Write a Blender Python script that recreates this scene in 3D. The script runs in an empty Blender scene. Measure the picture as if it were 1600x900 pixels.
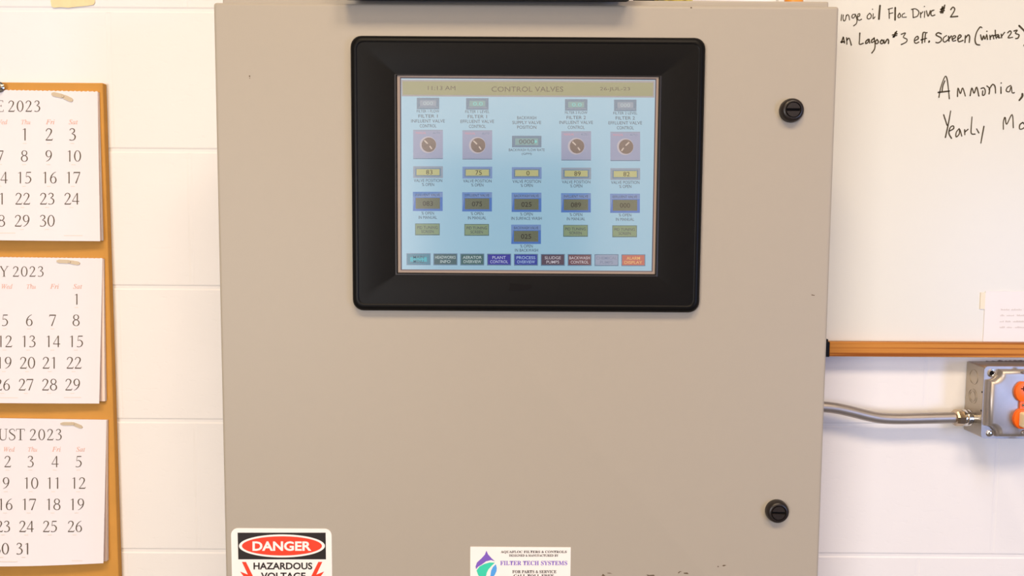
import bpy, bmesh, math, random
from mathutils import Vector, Matrix

random.seed(7)
scene = bpy.context.scene
COL = scene.collection

# ------------------------------------------------------------------ camera
F = 1300.0                      # focal length in pixels of the 1600 x 900 frame
PITCH = math.radians(4.54)
ROLL = math.radians(0.36)
CAM = Vector((0.0, -1.243, 1.60))
fw = Vector((0, math.cos(PITCH), -math.sin(PITCH)))
r0 = Vector((1, 0, 0)); u0 = Vector((0, math.sin(PITCH), math.cos(PITCH)))
RT = r0 * math.cos(ROLL) + u0 * math.sin(ROLL)
UP = -r0 * math.sin(ROLL) + u0 * math.cos(ROLL)
cd = bpy.data.cameras.new('camera'); cam = bpy.data.objects.new('camera', cd); COL.objects.link(cam)
cd.sensor_width = 36.0; cd.lens = 36.0 * F / 1600.0; cd.clip_start = 0.01
m = Matrix((RT, UP, -fw)).transposed().to_4x4(); m.translation = CAM
cam.matrix_world = m
scene.camera = cam

# ------------------------------------------------------------------ view, world, lights
vs = scene.view_settings
vs.view_transform = 'Standard'; vs.look = 'None'; vs.gamma = 1.0; vs.use_curve_mapping = False
vs.exposure = 0.0
w = bpy.data.worlds.new('world'); scene.world = w; w.use_nodes = True
w.node_tree.nodes['Background'].inputs[0].default_value = (0.75, 0.85, 1.0, 1)
w.node_tree.nodes['Background'].inputs[1].default_value = 1.0

def area(name, loc, tgt, sx, sy, power, color):
    l = bpy.data.lights.new(name, 'AREA'); l.shape = 'RECTANGLE'; l.size = sx; l.size_y = sy
    l.energy = power; l.color = color
    o = bpy.data.objects.new(name, l); COL.objects.link(o); o.location = loc
    o.rotation_euler = (Vector(tgt) - Vector(loc)).to_track_quat('-Z', 'Y').to_euler()
    return o
area('ceiling_panel_light', (-0.60, -2.9, 4.5), (-0.60, -2.9, 0), 1.25, 1.0, 112, (1.000, 0.768, 0.482))
area('ceiling_panel_light', (1.10, -2.9, 4.5), (1.10, -2.9, 0), 1.25, 1.0, 92, (1.000, 0.804, 0.620))
area('window_daylight', (2.55, -2.5, 1.3), (0.9, 0, 1.2), 1.1, 1.1, 52, (0.327, 0.500, 1.000))
area('window_daylight', (-1.7, -4.1, 1.5), (-0.3, 0, 1.3), 1.1, 1.2, 76, (0.98, 0.973, 1.000))

# ------------------------------------------------------------------ helpers
def P(px, py, Y):
    """photo pixel -> the point where its ray meets the plane y = Y"""
    d = fw + RT * ((px - 800.0) / F) - UP * ((py - 450.0) / F)
    return CAM + d * ((Y - CAM.y) / d.y)

def lin(c):
    c = c / 255.0
    return c / 12.92 if c <= 0.04045 else ((c + 0.055) / 1.055) ** 2.4
def rgb(r, g, b): return (lin(r), lin(g), lin(b), 1)

_mats = {}
def mat(name, col, rough=0.6, metal=0.0, spec=0.5, emit=None, strength=0.0, noise=0.0, nscale=40, bump=0.0, bscale=200, coat=0.0):
    if name in _mats: return _mats[name]
    mt = bpy.data.materials.new(name); mt.use_nodes = True
    nt = mt.node_tree; b = nt.nodes['Principled BSDF']
    b.inputs['Base Color'].default_value = col
    b.inputs['Roughness'].default_value = rough
    b.inputs['Metallic'].default_value = metal
    b.inputs['Specular IOR Level'].default_value = spec
    b.inputs['Coat Weight'].default_value = coat; b.inputs['Coat Roughness'].default_value = 0.12; b.inputs['Coat IOR'].default_value = 2.3
    if emit:
        b.inputs['Emission Color'].default_value = emit
        b.inputs['Emission Strength'].default_value = strength
    tc = nt.nodes.new('ShaderNodeTexCoord')
    if noise:
        n = nt.nodes.new('ShaderNodeTexNoise'); n.inputs['Scale'].default_value = nscale; n.inputs['Detail'].default_value = 4
        mp = nt.nodes.new('ShaderNodeMapRange'); mp.inputs[3].default_value = 1 - noise; mp.inputs[4].default_value = 1 + noise
        mx = nt.nodes.new('ShaderNodeMix'); mx.data_type = 'RGBA'; mx.blend_type = 'MULTIPLY'; mx.inputs[0].default_value = 1
        nt.links.new(tc.outputs['Object'], n.inputs['Vector']); nt.links.new(n.outputs[0], mp.inputs[0])
        mx.inputs[6].default_value = col
        nt.links.new(mp.outputs[0], mx.inputs[7]); nt.links.new(mx.outputs[2], b.inputs['Base Color'])
    if bump:
        n2 = nt.nodes.new('ShaderNodeTexNoise'); n2.inputs['Scale'].default_value = bscale; n2.inputs['Detail'].default_value = 3
        bp = nt.nodes.new('ShaderNodeBump'); bp.inputs['Strength'].default_value = bump; bp.inputs['Distance'].default_value = 0.002
        nt.links.new(tc.outputs['Object'], n2.inputs['Vector']); nt.links.new(n2.outputs[0], bp.inputs['Height'])
        nt.links.new(bp.outputs[0], b.inputs['Normal'])
    _mats[name] = mt
    return mt

def tag(o, label=None, cat=None, group=None, kind=None):
    if label: o['label'] = label
    if cat: o['category'] = cat
    if group: o['group'] = group
    if kind: o['kind'] = kind
    return o

def empty(name, loc, label, cat, group=None):
    o = bpy.data.objects.new(name, None); COL.objects.link(o); o.location = loc
    o.empty_display_size = 0.05
    return tag(o, label, cat, group)

class MB:
    """collects geometry in world coordinates, builds ONE mesh object"""
    def __init__(s): s.v = []; s.f = []; s.m = []; s.s = []; s.mats = []
    def mi(s, mt):
        if mt not in s.mats: s.mats.append(mt)
        return s.mats.index(mt)
    def add(s, vs_, fs, mt, smooth=False):
        o = len(s.v); s.v += [tuple(v) for v in vs_]; k = s.mi(mt)
        for f in fs:
            s.f.append([i + o for i in f]); s.m.append(k); s.s.append(smooth)
    def box(s, x0, x1, y0, y1, z0, z1, mt, bevel=0.0, seg=2):
        bm = bmesh.new(); bmesh.ops.create_cube(bm, size=1)
        bmesh.ops.scale(bm, vec=(x1 - x0, y1 - y0, z1 - z0), verts=bm.verts)
        bmesh.ops.translate(bm, vec=((x0 + x1) / 2, (y0 + y1) / 2, (z0 + z1) / 2), verts=bm.verts)
        if bevel: bmesh.ops.bevel(bm, geom=list(bm.edges), offset=bevel, segments=seg, profile=0.5, affect='EDGES')
        bm.verts.index_update()
        s.add([v.co for v in bm.verts], [[v.index for v in f.verts] for f in bm.faces], mt, bevel > 0 and seg > 2); bm.free()
    def loops(s, loops, mt, cap0=False, cap1=True, smooth=False):
        n = len(loops[0]); vs_ = [p for l in loops for p in l]; fs = []
        for k in range(len(loops) - 1):
            a = k * n; b = a + n
            for i in range(n):
                j = (i + 1) % n
                fs.append([a + i, a + j, b + j, b + i])
        if cap0: fs.append(list(range(n))[::-1])
        if cap1: fs.append([(len(loops) - 1) * n + i for i in range(n)])
        s.add(vs_, fs, mt, smooth)
    def grid(s, fn, nu, nv, mt, smooth=True):
        vs_ = [fn(i / nu, j / nv) for j in range(nv + 1) for i in range(nu + 1)]
        fs = [[j * (nu + 1) + i, j * (nu + 1) + i + 1, (j + 1) * (nu + 1) + i + 1, (j + 1) * (nu + 1) + i] for j in range(nv) for i in range(nu)]
        s.add(vs_, [f[::-1] for f in fs], mt, smooth)
    def tube(s, pts, r, mt, n=20, caps=True):
        pts = [Vector(p) for p in pts]; rings = []
        rr = r if isinstance(r, (list, tuple)) else [r] * len(pts)
        ref = Vector((0, 0, 1)) if abs((pts[-1] - pts[0]).normalized().z) < 0.9 else Vector((0, 1, 0))
        for i, p in enumerate(pts):
            t = (pts[min(i + 1, len(pts) - 1)] - pts[max(i - 1, 0)]).normalized()
            a = t.cross(ref).normalized(); b = a.cross(t).normalized()
            rings.append([p + (a * math.cos(2 * math.pi * k / n) + b * math.sin(2 * math.pi * k / n)) * rr[i] for k in range(n)])
        s.loops(rings, mt, caps, caps, True)
    def lathe(s, c, prof, mt, n=40, axis='y', sides=None, cap1=True, smooth=True):
        """prof: list of (radius, y offset towards the viewer); axis along -y at centre c, or along x"""
        c = Vector(c); L = []
        for r, d in prof:
            ring = []
            for k in range(n):
                a = 2 * math.pi * k / n
                if axis == 'y': ring.append(c + Vector((r * math.cos(a), -d, r * math.sin(a))))
                else: ring.append(c + Vector((d, -r * math.cos(a), r * math.sin(a))))
            L.append(ring)
        s.loops(L, mt, False, cap1, smooth)
    def build(s, name, parent=None, sharp=35):
        me = bpy.data.meshes.new(name); me.from_pydata(s.v, [], s.f)
        for mt in s.mats: me.materials.append(mt)
        me.polygons.foreach_set('material_index', s.m); me.polygons.foreach_set('use_smooth', s.s)
        me.update()
        if any(s.s): me.set_sharp_from_angle(angle=math.radians(sharp))
        o = bpy.data.objects.new(name, me)
        if parent is not None:
            pl = parent.location if parent.parent is None else parent.location + parent.parent.location
            me.transform(Matrix.Translation(-Vector(pl)))
            o.parent = parent
        else:
            c = sum((v.co for v in me.vertices), Vector()) / len(me.vertices)
            me.transform(Matrix.Translation(-c)); o.location = c
        COL.objects.link(o)
        return o

def rr(x0, x1, z0, z1, r, y, n=6):
    """rounded rectangle loop in the plane y"""
    r = max(r, 1e-5); out = []
    for cx, cz, a0 in ((x1 - r, z1 - r, 0), (x0 + r, z1 - r, 90), (x0 + r, z0 + r, 180), (x1 - r, z0 + r, 270)):
        for k in range(n + 1):
            a = math.radians(a0 + 90 * k / n)
            out.append(Vector((cx + r * math.cos(a), y, cz + r * math.sin(a))))
    return out

def rect_px(l, r, t, b, Y):
    """edge mid points in pixels -> x0, x1, z0, z1 on plane Y"""
    return P(*l, Y).x, P(*r, Y).x, P(*b, Y).z, P(*t, Y).z

# ---- flat print: ribbons, rectangles and letters laid on a surface
class Ink:
    def __init__(s, mb, surf): s.mb = mb; s.surf = surf      # surf(px,py) -> world point
    def poly(s, pts, mt): s.mb.add([s.surf(x, y) for x, y in pts], [list(range(len(pts)))], mt)
    def rect(s, x0, y0, x1, y1, mt): s.poly([(x0, y1), (x1, y1), (x1, y0), (x0, y0)], mt)
    def disc(s, cx, cy, rx, ry, mt, n=32, a0=0):
        s.poly([(cx + rx * math.cos(-2 * math.pi * k / n), cy + ry * math.sin(-2 * math.pi * k / n)) for k in range(n)], mt)
    def tris(s, vs_, fs, mt): s.mb.add([s.surf(x, y) for x, y in vs_], fs, mt)
    def ribbon(s, pts, mt, smooth=True, closed=False, caps=True):
        """pts: (x, y, width)"""
        if smooth and len(pts) > 2: pts = catmull(pts, closed)
        n = len(pts); L = []; R = []
        for i, (x, y, wd) in enumerate(pts):
            if closed: a = pts[(i - 1) % n]; b = pts[(i + 1) % n]
            else: a = pts[max(i - 1, 0)]; b = pts[min(i + 1, n - 1)]
            dx, dy = b[0] - a[0], b[1] - a[1]; q = math.hypot(dx, dy) or 1
            nx, ny = -dy / q * wd / 2, dx / q * wd / 2
            L.append((x + nx, y + ny)); R.append((x - nx, y - ny))
        vs_ = L + R; fs = []
        for i in range(n if closed else n - 1):
            j = (i + 1) % n
            fs.append([i, j, n + j, n + i])
        s.tris(vs_, fs, mt)
        if caps and not closed:
            for x, y, wd in (pts[0], pts[-1]): s.disc(x, y, wd / 2, wd / 2, mt, 8)
    def text(s, str_, cx, cy, wpx, hpx, mt, bold=0.0):
        vs_, fs, bb = glyphs(str_, bold)
        kx = wpx / (bb[1] - bb[0]); ky = hpx / (bb[3] - bb[2])
        s.tris([(cx + (x - (bb[0] + bb[1]) / 2) * kx, cy - (y - (bb[2] + bb[3]) / 2) * ky) for x, y in vs_], fs, mt)

def catmull(p, closed=False, k=5):
    n = len(p); out = []
    g = (lambda i: p[i % n]) if closed else (lambda i: p[max(0, min(n - 1, i))])
    for i in range(n if closed else n - 1):
        a, b, c, d = g(i - 1), g(i), g(i + 1), g(i + 2)
        for q in range(k):
            t = q / k
            out.append(tuple(0.5 * (2 * b[j] + (c[j] - a[j]) * t + (2 * a[j] - 5 * b[j] + 4 * c[j] - d[j]) * t * t + (3 * b[j] - a[j] - 3 * c[j] + d[j]) * t ** 3) for j in range(len(b))))
    if not closed: out.append(p[-1])
    return out

_gl = {}
def glyphs(s, bold=0.0):
    if (s, bold) in _gl: return _gl[(s, bold)]
    cu = bpy.data.curves.new('t', 'FONT'); cu.body = s; cu.resolution_u = 3; cu.offset = bold; cu.fill_mode = 'FRONT'
    ob = bpy.data.objects.new('t', cu); COL.objects.link(ob)
    dg = bpy.context.evaluated_depsgraph_get(); dg.update()
    me = bpy.data.meshes.new_from_object(ob.evaluated_get(dg))
    vs_ = [(v.co.x, v.co.y) for v in me.vertices]; fs = [list(p.vertices) for p in me.polygons]
    # make every face look at the viewer
    bpy.data.objects.remove(ob); bpy.data.curves.remove(cu); bpy.data.meshes.remove(me)
    xs = [v[0] for v in vs_]; ys = [v[1] for v in vs_]
    _gl[(s, bold)] = (vs_, fs, (min(xs), max(xs), min(ys), max(ys)))
    return _gl[(s, bold)]

def serif_bold(s):
    return ''.join(chr(0x1D400 + ord(c) - 65) if 'A' <= c <= 'Z' else c for c in s)
def serif_italic(s):
    o = ''
    for c in s:
        if c == 'h': o += '\u210E'
        elif 'A' <= c <= 'Z': o += chr(0x1D434 + ord(c) - 65)
        elif 'a' <= c <= 'z': o += chr(0x1D44E + ord(c) - 97)
        else: o += c
    return o

# book-face numerals and capitals, drawn as strokes with swelling widths (unit height, y up)
def ring(cx, cy, rx, ry, thin, thick, n=14):
    return ('c', [(cx + rx * math.cos(2 * math.pi * k / n), cy + ry * math.sin(2 * math.pi * k / n), thin + (thick - thin) * abs(math.cos(2 * math.pi * k / n)) ** 1.3) for k in range(n)])
SIX = [(.43, .97, .025), (.27, .86, .05), (.12, .62, .08), (.07, .32, .095), (.13, .09, .06), (.25, .02, .04), (.38, .1, .075), (.43, .29, .095), (.37, .5, .065), (.25, .57, .04), (.13, .48, .035), (.085, .38, .03)]
DIG = {
 '0': [ring(.25, .49, .2, .465, .035, .095)],
 '1': [('l', [(.25, 0, .085), (.25, .97, .085)]), ('l', [(.27, .95, .03), (.11, .86, .035)])],
 '2': [('s', [(.05, .74, .05), (.11, .89, .055), (.23, .955, .05), (.36, .87, .085), (.385, .71, .095), (.3, .48, .06), (.16, .23, .04), (.03, .04, .035)]), ('l', [(.03, .04, .08), (.44, .04, .08)]), ('l', [(.43, .05, .05), (.48, .16, .02)])],
 '3': [('s', [(.06, .82, .05), (.13, .93, .05), (.23, .96, .05), (.345, .87, .085), (.34, .7, .075), (.19, .55, .03)]), ('s', [(.19, .54, .03), (.34, .47, .07), (.41, .3, .095), (.35, .1, .065), (.2, .02, .045), (.04, .06, .075)])],
 '4': [('l', [(.35, .97, .035), (.02, .28, .035)]), ('l', [(.01, .27, .055), (.49, .27, .055)]), ('l', [(.355, .97, .085), (.355, 0, .085)])],
 '5': [('l', [(.13, .93, .075), (.43, .935, .075)]), ('l', [(.13, .95, .03), (.1, .54, .03)]), ('s', [(.1, .54, .03), (.23, .6, .05), (.36, .49, .08), (.41, .31, .095), (.33, .1, .065), (.18, .02, .045), (.04, .06, .07)])],
 '6': [('s', SIX)],
 '7': [('l', [(.03, .92, .085), (.46, .92, .085)]), ('l', [(.035, .93, .03), (.015, .78, .03)]), ('l', [(.45, .93, .04), (.17, 0, .085)])],
 '8': [ring(.25, .745, .165, .21, .035, .08), ring(.25, .265, .2, .25, .035, .09)],
 '9': [('s', [(.5 - a, .98 - b, c) for a, b, c in SIX])],
}
def bar(x0, y0, x1, y1, w0, w1=None): return ('l', [(x0, y0, w0), (x1, y1, w1 or w0)])
CAP = {  # (advance, strokes)
 'E': (.62, [bar(.16, 0, .16, 1, .095), bar(.03, .98, .52, .98, .035), bar(.16, .52, .42, .52, .035), bar(.03, .02, .55, .02, .035), bar(.52, .98, .53, .83, .03), bar(.42, .6, .42, .44, .03), bar(.55, .02, .58, .18, .03)]),
 'Y': (.72, [bar(.36, 0, .36, .48, .095), bar(.1, .98, .36, .46, .09), bar(.64, .98, .37, .48, .04), bar(.0, .98, .22, .98, .03), bar(.52, .98, .74, .98, .03), bar(.24, .015, .48, .015, .03)]),
 'U': (.8, [('s', [(.17, .98, .095), (.17, .4, .095), (.22, .1, .08), (.4, .01, .05), (.57, .1, .04), (.62, .4, .035), (.62, .98, .035)]), bar(.04, .98, .3, .98, .03), bar(.5, .98, .74, .98, .03)]),
 'S': (.56, [('s', [(.46, .78, .04), (.42, .93, .045), (.27, .98, .045), (.11, .88, .07), (.1, .72, .085), (.27, .54, .1), (.45, .38, .09), (.46, .17, .07), (.3, .02, .045), (.12, .05, .045), (.06, .24, .04)])]),
 'T': (.68, [bar(.34, 0, .34, .98, .095), bar(.04, .97, .64, .97, .04), bar(.04, .98, .03, .8, .03), bar(.64, .98, .65, .8, .03), bar(.2, .015, .48, .015, .03)]),
 'J': (.4, [('s', [(.24, .98, .095), (.24, .2, .095), (.18, -.1, .05), (.02, -.18, .06)]), bar(.1, .98, .36, .98, .03)]),
 'N': (.84, [bar(.16, 0, .16, .98, .035), bar(.14, .98, .66, .02, .09), bar(.67, 0, .67, .98, .035), bar(.02, .98, .2, .98, .03), bar(.55, .98, .78, .98, .03), bar(.04, .015, .28, .015, .03)]),
 'L': (.6, [bar(.16, 0, .16, .98, .095), bar(.03, .98, .3, .98, .03), bar(.03, .02, .52, .02, .035), bar(.52, .02, .56, .2, .03)]),
 'A': (.76, [bar(.09, .02, .37, .98, .035), bar(.37, .98, .65, .02, .09), bar(.2, .36, .52, .36, .035), bar(.0, .015, .2, .015, .03), bar(.52, .015, .76, .015, .03)]),
 'G': (.8, [('s', [(.64, .74, .035), (.58, .93, .04), (.4, .98, .045), (.18, .85, .08), (.1, .5, .095), (.18, .15, .08), (.4, .01, .045), (.6, .1, .05), (.62, .3, .06)]), bar(.62, .08, .62, .4, .085), bar(.5, .4, .72, .4, .03)]),
}
def strokes(ink, gl, x, base, h, mt, kx=1.0):
    for kind, pts in gl:
        q = [(x + a * h * kx, base - b * h, c * h * 1.08) for a, b, c in pts]
        ink.ribbon(q, mt, smooth=kind != 'l', closed=kind == 'c', caps=False)
def number(ink, s, cx, y0, y1, mt, adv=.67):
    h = y1 - y0; x = cx - (len(s) * adv - (adv - .62)) * h / 2
    for c in s: strokes(ink, DIG[c], x, y1, h, mt, 1.25); x += adv * h

# ------------------------------------------------------------------ materials
M_door = mat('grey_beige_enamel', rgb(167, 158, 144), rough=0.5, spec=0.4, bump=0.03, bscale=900)
M_black = mat('black_plastic', rgb(15, 14, 14), rough=0.4, spec=0.12)
M_blackg = mat('black_gloss_plastic', rgb(34, 28, 26), rough=0.35, spec=0.4)
M_dark = mat('dark_void', rgb(14, 12, 11), rough=0.8, spec=0.1)
M_steel = mat('galvanised_steel', rgb(174, 166, 160), rough=0.42, metal=0.8, noise=0.1, nscale=60)
M_steel2 = mat('stamped_steel_box', rgb(186, 176, 162), rough=0.42, metal=0.85, noise=0.08, nscale=50)
M_zinc = mat('bright_zinc', rgb(215, 212, 208), rough=0.15, metal=1.0)
M_bronze = mat('bronze_zinc', rgb(198, 176, 148), rough=0.2, metal=1.0)
M_orange = mat('orange_receptacle_plastic', rgb(250, 106, 10), rough=0.35)
M_cream = mat('cream_plug_plastic', rgb(244, 224, 180), rough=0.4)
M_paper = mat('white_paper', rgb(230, 226, 229), rough=0.85, spec=0.15)
M_paper2 = mat('pink_paper_edges', rgb(238, 214, 200), rough=0.85, spec=0.15)
M_ink = mat('brown_black_ink', rgb(92, 82, 70), rough=0.8, spec=0.1)
M_red = mat('faded_red_ink', rgb(226, 172, 152), rough=0.8, spec=0.1)
M_faint = mat('faint_print', rgb(226, 214, 204), rough=0.8, spec=0.1)
M_board = mat('ochre_board', rgb(199, 145, 72), rough=0.7, spec=0.1, noise=0.07, nscale=35)
M_wb = mat('whiteboard_enamel', rgb(221, 219, 208), rough=0.32, spec=0.4)
M_marker = mat('dry_erase_ink', rgb(74, 64, 46), rough=0.6, spec=0.2)
M_white = mat('white_vinyl', rgb(242, 236, 230), rough=0.45)
M_signred = mat('safety_red', rgb(244, 56, 16), rough=0.45)
M_signblk = mat('sign_black', rgb(34, 28, 26), rough=0.3)
M_tape = mat('yellowed_tape', rgb(232, 212, 164), rough=0.6, noise=0.1, nscale=90)
M_brass = mat('dull_fastener', rgb(196, 178, 150), rough=0.5, metal=0.2)

def wall_mat():
    mt = bpy.data.materials.new('painted_block'); mt.use_nodes = True; nt = mt.node_tree; b = nt.nodes['Principled BSDF']
    b.inputs['Roughness'].default_value = 0.55; b.inputs['Specular IOR Level'].default_value = 0.3
    geo = nt.nodes.new('ShaderNodeNewGeometry')
    n1 = nt.nodes.new('ShaderNodeTexNoise'); n1.inputs['Scale'].default_value = 55; n1.inputs['Detail'].default_value = 6
    n2 = nt.nodes.new('ShaderNodeTexNoise'); n2.inputs['Scale'].default_value = 3.5; n2.inputs['Detail'].default_value = 3
    mp = nt.nodes.new('ShaderNodeMapping'); mp.inputs['Scale'].default_value = (1, 1, 2.2)
    nt.links.new(geo.outputs['Position'], mp.inputs['Vector'])
    nt.links.new(mp.outputs[0], n1.inputs['Vector']); nt.links.new(geo.outputs['Position'], n2.inputs['Vector'])
    cr = nt.nodes.new('ShaderNodeValToRGB')
    cr.color_ramp.elements[0].position = 0.3; cr.color_ramp.elements[0].color = rgb(229, 227, 228)
    cr.color_ramp.elements[1].position = 0.65; cr.color_ramp.elements[1].color = rgb(233, 231, 232)
    nt.links.new(n2.outputs[0], cr.inputs[0]); nt.links.new(cr.outputs[0], b.inputs['Base Color'])
    rp = nt.nodes.new('ShaderNodeValToRGB'); rp.color_ramp.elements[0].position = 0.25; rp.color_ramp.elements[1].position = 0.42
    nt.links.new(n1.outputs[0], rp.inputs[0])
    bp = nt.nodes.new('ShaderNodeBump'); bp.inputs['Strength'].default_value = 0.12; bp.inputs['Distance'].default_value = 0.0015
    nt.links.new(rp.outputs[0], bp.inputs['Height']); nt.links.new(bp.outputs[0], b.inputs['Normal'])
    return mt
M_wall = wall_mat()

def oak_mat():
    mt = bpy.data.materials.new('golden_oak'); mt.use_nodes = True; nt = mt.node_tree; b = nt.nodes['Principled BSDF']
    b.inputs['Roughness'].default_value = 0.5; b.inputs['Specular IOR Level'].default_value = 0.15
    geo = nt.nodes.new('ShaderNodeNewGeometry')
    mp = nt.nodes.new('ShaderNodeMapping'); mp.inputs['Scale'].default_value = (1.0, 30, 190); mp.inputs['Rotation'].default_value = (0, math.radians(2.0), 0)
    n = nt.nodes.new('ShaderNodeTexNoise'); n.inputs['Scale'].default_value = 1.0; n.inputs['Detail'].default_value = 5; n.inputs['Distortion'].default_value = 0.8
    cr = nt.nodes.new('ShaderNodeValToRGB'); e = cr.color_ramp.elements
    e[0].position = 0.40; e[0].color = rgb(140, 78, 20); e[1].position = 0.55; e[1].color = rgb(196, 132, 58)
    k = e.new(0.46); k.color = rgb(186, 120, 48)
    nt.links.new(geo.outputs['Position'], mp.inputs[0]); nt.links.new(mp.outputs[0], n.inputs[0]); nt.links.new(n.outputs[0], cr.inputs[0]); nt.links.new(cr.outputs[0], b.inputs['Base Color'])
    return mt
M_oak = oak_mat()

# ------------------------------------------------------------------ room shell
XL, XR, YR, ZC = -2.4, 2.6, -4.3, 4.6
# back wall: painted concrete blocks, 203 mm courses with shallow struck joints (real grooves)
def build_wall_back():
    zj = P(250, 235, 0).z
    zs = [zj + 0.2032 * k for k in range(-20, 28)]
    g = 0.0042; d = 0.0010
    prof = [(0.0, 0.0)]
    for z in zs:
        if 0.02 < z < ZC - 0.02:
            prof += [(z - g, 0), (z - g * .45, d), (z + g * .45, d), (z + g, 0)]
    prof.append((ZC, 0.0))
    mb = MB()
    n = len(prof)
    vs_ = [Vector((x, y, z)) for x in (XL, XR) for z, y in prof]
    bands = set()
    xA = P(290, 8, 0).x; xB = P(1447, 600, 0).x
    fl_ = [i for i in range(n - 1) if prof[i][1] == 0 and prof[i + 1][1] == 0 and prof[i + 1][0] - prof[i][0] > .05]
    mb.add(vs_, [[i, i + n, i + n + 1, i + 1] for i in range(n - 1) if i not in fl_], M_wall)
    for i in fl_:
        z0, z1 = prof[i][0], prof[i + 1][0]
        k = round(((z0 + z1) / 2 - zj) / .2032 - .5)
        off = (xB if k % 2 == 0 else xA)
        xs = [(XL, 0)]
        q = off - .4064 * math.floor((off - XL) / .4064)
        while q < XR - .02:
            if q > XL + .02: xs += [(q - .004, 0), (q - .0015, .0004), (q + .0015, .0004), (q + .004, 0)]
            q += .4064
        xs.append((XR, 0)); m_ = len(xs)
        mb.add([Vector((x, d_, z)) for z in (z0, z1) for x, d_ in xs], [[j, j + 1, m_ + j + 1, m_ + j] for j in range(m_ - 1)], M_wall)
    # a back skin so that the wall has thickness
    mb.add([(XL, .12, 0), (XR, .12, 0), (XR, .12, ZC), (XL, .12, ZC)], [[0, 3, 2, 1]], M_wall)
    mb.add([(XL, .12, 0), (XL, .0, 0), (XL, .0, ZC), (XL, .12, ZC)], [[0, 1, 2, 3]], M_wall)
    mb.add([(XR, .12, 0), (XR, .0, 0), (XR, .0, ZC), (XR, .12, ZC)], [[0, 1, 2, 3]], M_wall)
    mb.add([(XL, .12, ZC), (XL, .0, ZC), (XR, .0, ZC), (XR, .12, ZC)], [[0, 1, 2, 3]], M_wall)
    o = mb.build('wall_back'); tag(o, kind='structure')
build_wall_back()
M_rear = mat('pale_rear_paint', rgb(226, 222, 218), rough=0.8)
M_plain = mat('grey_room_paint', rgb(118, 112, 106), rough=0.8)
M_ceil = mat('ceiling_deck', rgb(110, 106, 100), rough=0.9)
M_floor = mat('grey_floor_paint', rgb(84, 80, 76), rough=0.5, noise=0.08, nscale=6)
M_reflpanel = mat('dark_reflection_panel', rgb(34, 30, 30), rough=0.6)
def struct(name, *boxes):
    mb = MB()
    for b in boxes: mb.box(*b)
    return tag(mb.build(name), kind='structure')
struct('floor', (XL - .1, XR + .1, YR - .1, .12, -0.1, 0, M_floor))
struct('ceiling', (XL - .1, XR + .1, YR - .1, .12, ZC, ZC + .1, M_ceil))
struct('wall_left', (XL - .1, XL, YR, 0, 0, ZC, M_plain))
struct('wall_right', (XR, XR + .1, YR, 0, 0, ZC, M_plain))
struct('wall_rear', (XL - .1, XR + .1, YR - .1, YR, 0, ZC, M_rear))
struct('added_reflection_panel', (-0.52, 0.44, YR + .002, YR + .05, 0.0, 2.0, M_reflpanel, 0.004))  # unseen dark panel, added so the touchscreen mirrors a dark shape in its middle

# ------------------------------------------------------------------ enclosure
YD = -0.253                      # front face of the door
xa = (P(333, 4, YD).x + P(352, 900, YD).x) / 2
xb = (P(1312, 9, YD).x + P(1279, 900, YD).x) / 2
zt = P(820, 6.5, YD).z
zb = P(820, 900, YD).z - 0.16
enc = empty('electrical_enclosure', ((xa + xb) / 2, -0.12, zb), 'large grey-beige steel electrical enclosure with a hinged door mounted on the white block wall', 'electrical enclosure')
mb = MB()
mb.box(xa + .006, xb - .006, YD + .024, -0.0005, zb + .006, zt - .004, M_door, 0.003)
# rolled drip lip round the body that shows just above the door
zl = P(1200, 2.2, YD + .022).z
mb.box(xa + .004, xb - .005, YD + .020, YD + .034, zb + .004, zl, M_door, 0.002)
mb.build('body', enc)
mb = MB()
R = 0.004
L = [rr(xa, xb, zb, zt, .003, YD + .018)]
for k in range(7):
    a = math.radians(90 * k / 6)
    i = R * (1 - math.cos(a)); L.append(rr(xa + i, xb - i, zb + i, zt - i, .003, YD + R - R * math.sin(a)))
mb.loops(L, M_door, True, True, True)
door = mb.build('door', enc, 60)
# hinge pins on the left edge
for zz in (zb + .12, zt - .16):
    h = MB(); h.tube([(xa - .0005, YD + .021, zz - .03), (xa - .0005, YD + .021, zz + .03)], .003, M_door, 12); h.build('hinge', enc)
# chipped paint
M_chip = mat('chipped_paint', rgb(92, 74, 54), rough=0.8)
for pts in ([(940, 900), (942, 896.5), (946, 900)], [(948, 895), (953, 895), (957, 896.5), (950, 896)], [(1010, 897.5), (1014, 898.5), (1022, 898), (1023, 900), (1012, 900)], [(1059, 895), (1062, 892.5), (1066, 893), (1062, 894), (1061, 896)],
            [(1068, 895), (1074, 894.5), (1076, 897), (1069, 896.5)], [(1128, 884), (1131, 882.5), (1135, 883), (1131, 885)], [(1121, 884.5), (1123, 884.5), (1123, 886), (1121, 886)], [(389, 118), (391, 118), (391, 120), (389, 120)], [(389.5, 121.5), (391, 121.5), (391, 122.5), (389.5, 122.5)],
            [(1079, 11), (1081, 11), (1081, 13), (1079, 13)], [(1268, 460), (1273, 461), (1273, 462), (1268, 461.5)]):
    ch = MB(); Ink(ch, lambda x, y: P(x, y, YD - .00012)).poly(pts[::-1], M_chip); ch.build('paint_chip', enc)

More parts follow.
